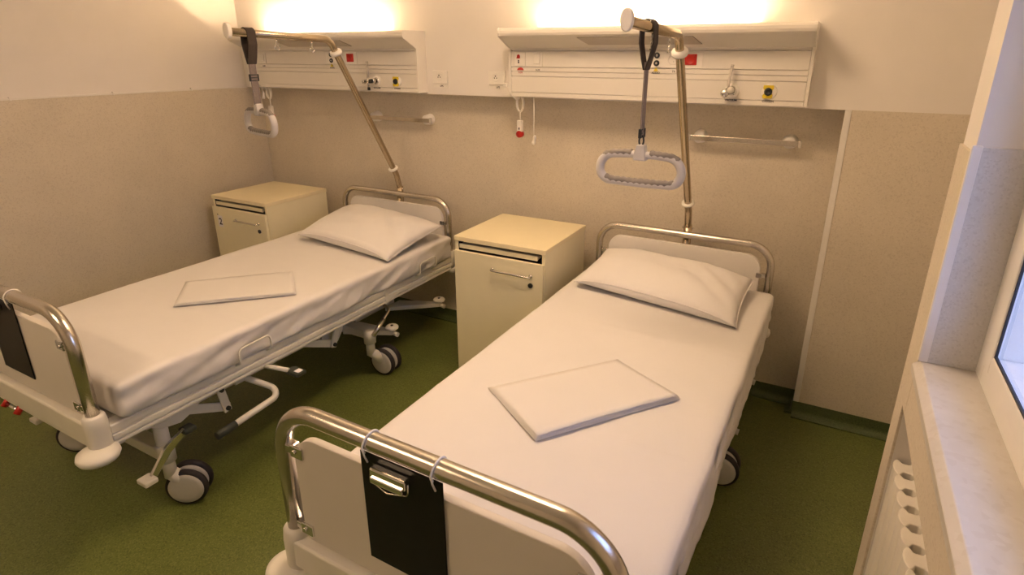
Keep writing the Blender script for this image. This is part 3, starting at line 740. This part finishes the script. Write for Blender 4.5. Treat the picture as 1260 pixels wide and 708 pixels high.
# ------------------------------------------------------------------ pillows
def pillow(loc, rz, label, FL, FR, BR, BLc, seed, th):
    """corners (v,u,z) of the seam; one closed surface with pinched corners and folds"""
    t = thing('pillow', label, 'pillow', loc, rz, 'pillows')
    N = 44; C = [Vector((c[0],-c[1],c[2])) for c in (FL,FR,BR,BLc)]
    bm = bmesh.new(); top = {}; bot = {}
    for i in range(N+1):
        for j in range(N+1):
            s = i/N; q = j/N
            # edges bow inward between the corners
            a = 2*s-1; c = 2*q-1
            s2 = .5+.5*a*(1-.035*(1-c*c)); q2 = .5+.5*c*(1-.05*(1-a*a))
            base = (C[0]*(1-s2)+C[1]*s2)*(1-q2)+(C[3]*(1-s2)+C[2]*s2)*q2
            e = max(0,(1-abs(a)**2.6)*(1-abs(c)**2.6)); h = th*e**.5
            flat = min(1, min(1-abs(a),1-abs(c))/.05)
            wr = noise.noise(Vector((s*4+seed,q*4,1)))*.012*e + noise.noise(Vector((s*9+seed,q*5,2)))*.006*e**.5
            # creases radiating from the right end
            cr = .016*(abs(math.sin(q*9+s*13+seed))**1.5-.5)*min(1,max(0,(s-.55))/.30)*(1-c*c)*e**.35
            up_ = Vector((0,0,h*.80+wr+cr)); dn = Vector((0,0,-h*.30))
            edge = i in (0,N) or j in (0,N)
            lift = .030*(1-abs(a)**4)*max(0,-c)**.5 if c < 0 else 0
            d_ = min(1, min(1-abs(a),1-abs(c))/.10)
            low = base+dn; base = base+Vector((0,0,lift)); up_ = up_*1-Vector((0,0,lift*.75*d_)); dn = low-base+Vector((0,-.012*d_*(1-d_)*4,lift*(1-d_)**1.5)) if c < 0 else dn
            vt = bm.verts.new(base+up_*flat**.5); top[i,j] = vt
            bot[i,j] = vt if edge else bm.verts.new(base+dn)
    for i in range(N):
        for j in range(N):
            f = bm.faces.new((top[i,j],top[i+1,j],top[i+1,j+1],top[i,j+1])); f.smooth = True
            vs = [bot[i,j],bot[i,j+1],bot[i+1,j+1],bot[i+1,j]]
            try: f = bm.faces.new(vs); f.smooth = True
            except ValueError: pass
    zmin = .679
    for v in bm.verts:
        if v.co.z < zmin: v.co.z = zmin
    bmesh.ops.recalc_face_normals(bm, faces=bm.faces)
    obj('pillowcase', bm, 'pillow', t)
    # welted seam around the case
    def edgept(a, c):
        s2 = .5+.5*a*(1-.035*(1-c*c)); q2 = .5+.5*c*(1-.05*(1-a*a))
        p = (C[0]*(1-s2)+C[1]*s2)*(1-q2)+(C[3]*(1-s2)+C[2]*s2)*q2; p.z += .030*(1-abs(a)**4)*max(0,-c)**.5 if c < 0 else 0; p.z = max(p.z, zmin+.003); return p
    loop = [edgept(-1+2*k/30,-1) for k in range(30)]+[edgept(1,-1+2*k/30) for k in range(30)]+[edgept(1-2*k/30,1) for k in range(30)]+[edgept(-1,1-2*k/30) for k in range(30)]
    part('seam', 'pillow', t, lambda b: tube(b, loop, .003, 6, closed=True))
    return t
pillow(B2[0], B2[1], 'plump white pillow on the bed nearest the window', (-.385,.435,.705), (.378,.545,.690), (.372,.085,.735), (-.372,.035,.755), 2.3, .108)
pillow(B1[0], B1[1], 'plump white pillow on the bed by the left wall', (-.268,.560,.712), (.472,.622,.690), (.462,.115,.755), (-.350,.045,.765), 7.1, .115)

# ------------------------------------------------------------------ folded sheets on the beds
def folded(loc, rz, label, corners, n_layers, lift):
    """corners (v,u) counter-clockwise, first edge = front fold"""
    t = thing('folded_sheet', label, 'folded sheet', loc, rz, 'folded sheets on the beds')
    C = [Vector((c[0],-c[1],0)) for c in corners]
    th = .0047
    for k in range(n_layers):
        bm = bmesh.new(); NX,NY = 24,14; T = {}; Bt = {}
        ins = .004*k + .003*((k*7)%3)
        for i in range(NX+1):
            for j in range(NY+1):
                s = i/NX*(1-2*ins)+ins; q = j/NY*(1-2*ins)+ins
                p = (C[0]*(1-s)+C[1]*s)*(1-q)+(C[3]*(1-s)+C[2]*s)*q
                r = min(1, min(i/NX, 1-i/NX, j/NY, 1-j/NY)/.03)
                tp = 1-.82*q; z0 = .6775+k*(th+.0008)*tp
                wv = lift*(1-q)**3*math.sin(PI*s)*(k+1)/n_layers + .0008*noise.noise(Vector((s*4,q*4,k)))
                zt = z0+tp*th*(.55+.45*r)+wv; zb = z0+tp*th*(.45-.45*r)+wv*(0 if k == 0 else 1)
                T[i,j] = bm.verts.new((p.x,p.y,zt)); Bt[i,j] = bm.verts.new((p.x,p.y,zb))
        for i in range(NX):
            for j in range(NY):
                f = bm.faces.new((T[i,j],T[i+1,j],T[i+1,j+1],T[i,j+1])); f.smooth = True
                f = bm.faces.new((Bt[i,j],Bt[i,j+1],Bt[i+1,j+1],Bt[i+1,j])); f.smooth = True
        for i in range(NX):
            for j in (0,NY): bm.faces.new((T[i,j],T[i+1,j],Bt[i+1,j],Bt[i,j]))
        for j in range(NY):
            for i in (0,NX): bm.faces.new((T[i,j],T[i,j+1],Bt[i,j+1],Bt[i,j]))
        bmesh.ops.recalc_face_normals(bm, faces=bm.faces)
        obj('fold', bm, 'sheet', t)
folded(B2[0], B2[1], 'white sheet folded square on the bed nearest the window', [(.007,1.572),(.314,1.151),(.045,1.003),(-.265,1.397)], 3, .004)
folded(B1[0], B1[1], 'thin white folded sheet lying on the left bed', [(.027,1.513),(.390,1.157),(.124,.945),(-.215,1.301)], 2, .004)

# ------------------------------------------------------------------ chart boards on the foot ends
def chart(loc, rz, label, dv):
    t = thing('chart_board', label, 'chart board', loc, rz, 'black chart boards on the foot ends')
    y = -BL-.0118
    part('board', 'black', t, lambda b: box(b, -.158+dv, .060+dv, y-.004, y, .632, .9255, .0015))
    def clipf(b):
        box(b, -.116+dv, -.022+dv, y-.024, y-.004, .884, .908, .003)
        box(b, -.112+dv, -.026+dv, y-.029, y-.022, .876, .890, .002)
    cl = part('clip', 'chrome', t, clipf)
    part('clip_wire', 'steel', cl, lambda b: tube(b, arc_path([(-.118+dv,y-.016,.896),(-.121+dv,y-.018,.872),(-.07+dv,y-.024,.862),(-.019+dv,y-.018,.872),(-.018+dv,y-.016,.90)],.008,4), .002, 8))
    for v in (-.140, .040):
        def tie(b):
            pts = [(v+dv+.004*math.sin(a), -BL+.0255*math.cos(a), ZF-.002+.0255*math.sin(a)) for a in [2*PI*k/28 for k in range(28)]]
            tube(b, pts, .0022, 8, closed=True)
            tube(b, [(v+dv,-BL-.0255,ZF-.002),(v+dv+.001,-BL-.0225,ZF-.024),(v+dv+.004,y-.006,ZF-.042)], .0022, 8)
        part('cable_tie', 'plastic', t, tie)
chart(B2[0], B2[1], 'black chart board with metal clip tied to the foot of the bed nearest the window', 0)
chart(B1[0], B1[1], 'black chart board at the left picture edge, tied to the foot of the left bed', .045)

# ------------------------------------------------------------------ lifting poles and grab handles
def pole():
    t = thing('lifting_pole', 'bent steel lifting pole at the head of the bed nearest the window', 'lifting pole', (0,0,0), 0, 'lifting poles')
    V0 = .018
    part('tube', 'pole', t, lambda b: tube(b, arc_path([U(-.048,V0,.50),U(-.048,V0,.90),U(-.022,V0,1.00),U(.435,V0,1.800),U(1.025,V0,1.821)],.075,10), .0175, 20))
    part('socket_sleeve', 'pole', t, lambda b: cyl(b,U(-.048,V0,.60),U(-.048,V0,.92),.0205))
    part('clamp_bolt', 'chrome', t, lambda b: cyl(b,U(-.048,V0-.027,.905),U(-.048,V0+.027,.905),.0045,n=10))
    d = (Vector(U(.435,V0,1.8))-Vector(U(-.02,V0,1.0))).normalized()
    def col(p, r=.030, h=.008):
        return lambda b: lathe(b, [(.0175,-h),(r-.004,-h),(r,-h*.4),(r,h*.4),(r-.004,h),(.0175,h)], Matrix.Translation(p) @ d.to_track_quat('Z','Y').to_matrix().to_4x4(), 24)
    part('collar', 'plastic', t, col(Vector(U(-.02,V0,1.0))+d*.05)); part('collar', 'plastic', t, col(Vector(U(.435,V0,1.8))-d*.075, .033, .012))
    part('end_cap', 'plastic', t, lambda b: prism(b, [(V0+.0205*math.cos(q),1.825+.034*math.sin(q)) for q in [2*PI*k/28 for k in range(28)]], 'y', -1.042, -1.022, .004))
    for u0 in (.56,.80-.0):
        if u0 > .7: u0 = .775
        def hook(b):
            z = 1.8+(u0-.435)*.0356-.016
            tube(b, [U(u0-.002,V0,z+.002),U(u0,V0,z-.018)], .004, 8)
            for s in (-1,1):
                pts = [U(u0+s*.002,V0+.0,z-.015)]+[U(u0+s*(.008+.012*math.sin(a)), V0+s*.006, z-.027-.014*(1-math.cos(a))*.9) for a in [PI*k/8 for k in range(9)]]
                tube(b, pts, .0026, 8)
        part('hook', 'chrome', t, hook)
    return t
pl = pole(); pl.location = B2[0]; pl.rotation_euler = (0,0,B2[1])
dup(pl, B1[0], B1[1], 'bent steel lifting pole at the head of the bed by the left wall')

def ribbon(b, path, w, th, wdir=Vector((0,1,0))):
    """flat webbing: path points, width along wdir"""
    P = [Vector(p) for p in path]; rows = []
    for i,p in enumerate(P):
        tg = (P[min(i+1,len(P)-1)]-P[max(i-1,0)]).normalized(); n_ = tg.cross(wdir).normalized(); wd = wdir
        rows.append([b.verts.new(p+wd*w/2*s+n_*th/2*q) for s,q in ((-1,-1),(1,-1),(1,1),(-1,1))])
    for A,B in zip(rows, rows[1:]):
        for k in range(4): b.faces.new((A[k],A[(k+1)%4],B[(k+1)%4],B[k]))
    b.faces.new(rows[0][::-1]); b.faces.new(rows[-1])
    bmesh.ops.recalc_face_normals(b, faces=b.faces)
def grab(loc, rz, label, u0, v0, zt, dz, turn, buckle_z, strap_bottom):
    bx = Matrix.Rotation(rz,4,'Z') @ Vector(U(u0,v0,0)); 
    t = thing('grab_handle', label, 'grab handle', (loc[0]+bx.x, loc[1]+bx.y, 0), rz, 'grab handles hanging from the lifting poles')
    # loop of dark webbing over the pole
    def loop(b):
        pts = [(.002,0,zt-.135),(.012,0,zt-.10),(.024,0,zt-.05)]+[(.0225*math.cos(a),0,zt+.0225*math.sin(a)) for a in [math.radians(-5+ k*190/14) for k in range(15)]]+[(-.022,0,zt-.05),(-.012,0,zt-.10),(-.003,0,zt-.135)]
        ribbon(b, pts, .044, .004)
        # thickened stitched borders
        for s in (-1,1): tube(b, [(p[0]*1.03,s*.021,p[2]) for p in pts], .0028, 6)
    part('loop', 'strapdark', t, loop)
    part('strap', 'strapgrey', t, lambda b: ribbon(b, [(0,0,zt-.110),(0,0,(zt+strap_bottom)/2),(0,0,strap_bottom)], .036, .005))
    def buck(b):
        for s in (-1,1):
            box(b, -.006, .006, s*.021-.003, s*.021+.003, buckle_z-.016, buckle_z+.016, .002)
        for q in (-.013,0,.013): cyl(b,(0,-.022,buckle_z+q),(0,.022,buckle_z+q),.0035,n=10)
    part('buckle', 'darkmetal', t, buck)
    # handle built around its own axis and turned
    R_ = Matrix.Rotation(turn,4,'Z')
    top = 1.383+dz; botz = 1.292+dz; hx = .149; rc = .044
    ring = [Vector((x,0,z)) for x,z in round_rect(-hx,hx,botz,top,rc,rc,12)]
    # resample evenly; the long sides bow slightly like a coat hanger
    seg = [(ring[(i+1)%len(ring)]-ring[i]).length for i in range(len(ring))]; tot = sum(seg); N = 96; outline = []
    for k in range(N):
        d_ = tot*k/N; i = 0
        while d_ > seg[i]: d_ -= seg[i]; i += 1
        p = ring[i].lerp(ring[(i+1)%len(ring)], d_/max(seg[i],1e-9)).copy(); mid = 1-(p.x/hx)**2
        p.z += .010*mid if p.z > (top+botz)/2 else -.003*mid
        outline.append(R_ @ p)
    ang = [((R_.inverted() @ p).x, p.z-(top+botz)/2) for p in outline]
    def idx(cond):
        L_ = [k for k in range(N) if cond(*ang[k])]
        # make the run contiguous across the wrap
        for st in L_:
            if (st-1)%N not in L_: break
        return st, st+len(L_)-1
    fr = part('frame', 'handle', t, lambda b: tube(b, outline, .0130, 14, closed=True, radii=[.0130+.003*min(1,max(0,abs(ang[k][0])-.10)/.04) for k in range(N)]))
    def grips(k0,k1,rb,rr):
        def f(b):
            pts = []; rad = []
            cnt = (k1-k0)*4
            for q in range(cnt+1):
                kk = k0+q/4; i = int(math.floor(kk)); fr_ = kk-i
                p = outline[i%N].lerp(outline[(i+1)%N], fr_); pts.append(p+Vector((0,0,rb)))
                rad.append(.0132+rr*math.sin(q*.52))
            tube(b, pts, .0115, 12, radii=rad)
        return f
    part('grip', 'handlegrip', fr, grips(*idx(lambda x,z: z < -.015 and abs(x) < .132), .0065, .0010))
    part('grip', 'handlegrip', fr, grips(*idx(lambda x,z: z > .012 and -.138 < x < -.030), .0050, .0008))
    part('grip', 'handlegrip', fr, grips(*idx(lambda x,z: z > .012 and .030 < x < .138), .0050, .0008))
    def block(b):
        tb = bmesh.new()
        prism(tb, [(-.024,top-.010),(.024,top-.010),(.022,top+.012),(.017,top+.046),(-.012,top+.046),(-.020,top+.020)], 'y', -.016, .016, .004)
        merge(b, tb, R_)
    part('hanger_block', 'handle', t, block)
    def link(b):
        tube(b, [(.010*math.cos(a)*.8,0,top+.044+.015+.018*math.sin(a)) for a in [2*PI*k/20 for k in range(20)]], .0035, 8, closed=True)
    if strap_bottom > top+.05: part('link', 'darkmetal', t, link)
    return t
grab(B2[0], B2[1], 'large grey grab handle hanging in front of the pole over the bed nearest the window', .812, .018, 1.8135, 0, math.radians(0), 1.468, 1.460)
grab(B1[0], B1[1], 'grab handle seen nearly edge-on over the pillow end of the left bed', .930, .018, 1.8177, .075, math.radians(-15), 1.622, 1.500)

# ------------------------------------------------------------------ bedside cabinets (local origin at front left floor corner)
def cabinet():
    W_, D_, H_ = .515, .50, .85
    t = thing('bedside_cabinet', 'cream bedside cabinet standing between the two beds', 'bedside cabinet', (0,0,0), 0, 'bedside cabinets')
    part('top', 'creamtop', t, lambda b: box(b, -.004, W_+.004, -.006, D_, .825, .85, .003))
    def carcass(b):
        box(b, 0, .018, .0, D_-.002, .085, .825, .001); box(b, W_-.018, W_, .0, D_-.002, .085, .825, .001)
        box(b, .018, W_-.018, D_-.014, D_-.002, .085, .825); box(b, .018, W_-.018, .02, D_-.014, .085, .105)
        box(b, .018, W_-.018, .02, D_-.014, .755, .768)
    part('carcass', 'cream', t, carcass)
    part('slot_shade', 'darkslot', t, lambda b: (box(b, .0185, W_-.0185, .16, D_-.015, .769, .8245), box(b,.0185,W_-.0185,.021,.16,.7682,.7690), box(b,.0185,.0195,.004,.16,.769,.8245), box(b,W_-.0195,W_-.0185,.004,.16,.769,.8245), box(b,.0185,W_-.0185,.004,.16,.8240,.8248)))  # dark sheets paint the slot's shade onto its inner faces
    part('sliding_tray', 'cream', t, lambda b: (box(b, .022, W_-.045, .010, .20, .790, .806, .002), box(b, .022, W_-.045, .004, .014, .786, .810, .002)))
    dr = part('door', 'cream', t, lambda b: box(b, .004, W_-.004, -.018, -.001, .088, .778, .002))
    def hnd(b):
        tube(b, arc_path([(.232,-.017,.712),(.232,-.042,.712),(.446,-.042,.712),(.446,-.017,.712)],.010,5), .0055, 12)
        for x in (.232,.446): cyl(b,(x,-.018,.712),(x,-.024,.712),.009,n=14)
    part('handle', 'chrome', dr, hnd)
    part('lock', 'darkmetal', dr, lambda b: (cyl(b,(.446,-.017,.664),(.446,-.024,.664),.0125,n=18), cyl(b,(.446,-.024,.664),(.446,-.026,.664),.006,n=12)))
    for x in (.05,W_-.05):
        for y in (.06,D_-.06):
            c = part('caster', 'darkmetal', t, lambda b: (cyl(b,(x,y,.05),(x,y,.086),.010), box(b,x-.016,x+.016,y-.02,y+.02,.045,.062,.003)))
            part('wheel', 'rubber', c, lambda b: cyl(b,(x-.012,y,.026),(x+.012,y,.026),.026,n=22))
    return t
cb = cabinet(); cb.location = (-1.441,-.520,0)
cb2 = dup(cb, (-3.370,-.515,0), 0, 'cream bedside cabinet marked 2 standing in the left corner')
door2 = [c for c in cb2.children if c.name.startswith('door')][0]
stk = part('number_sticker', 'sticker', door2, lambda b: box(b, .048, .092, -.0192, -.0178, .645, .722))
text('number', '2', .062, (.073,-.0197,.680), door2)
part('sticker_dot', 'ink', door2, lambda b: cyl(b,(.053,-.0188,.728),(.053,-.0198,.728),.0045,n=10))
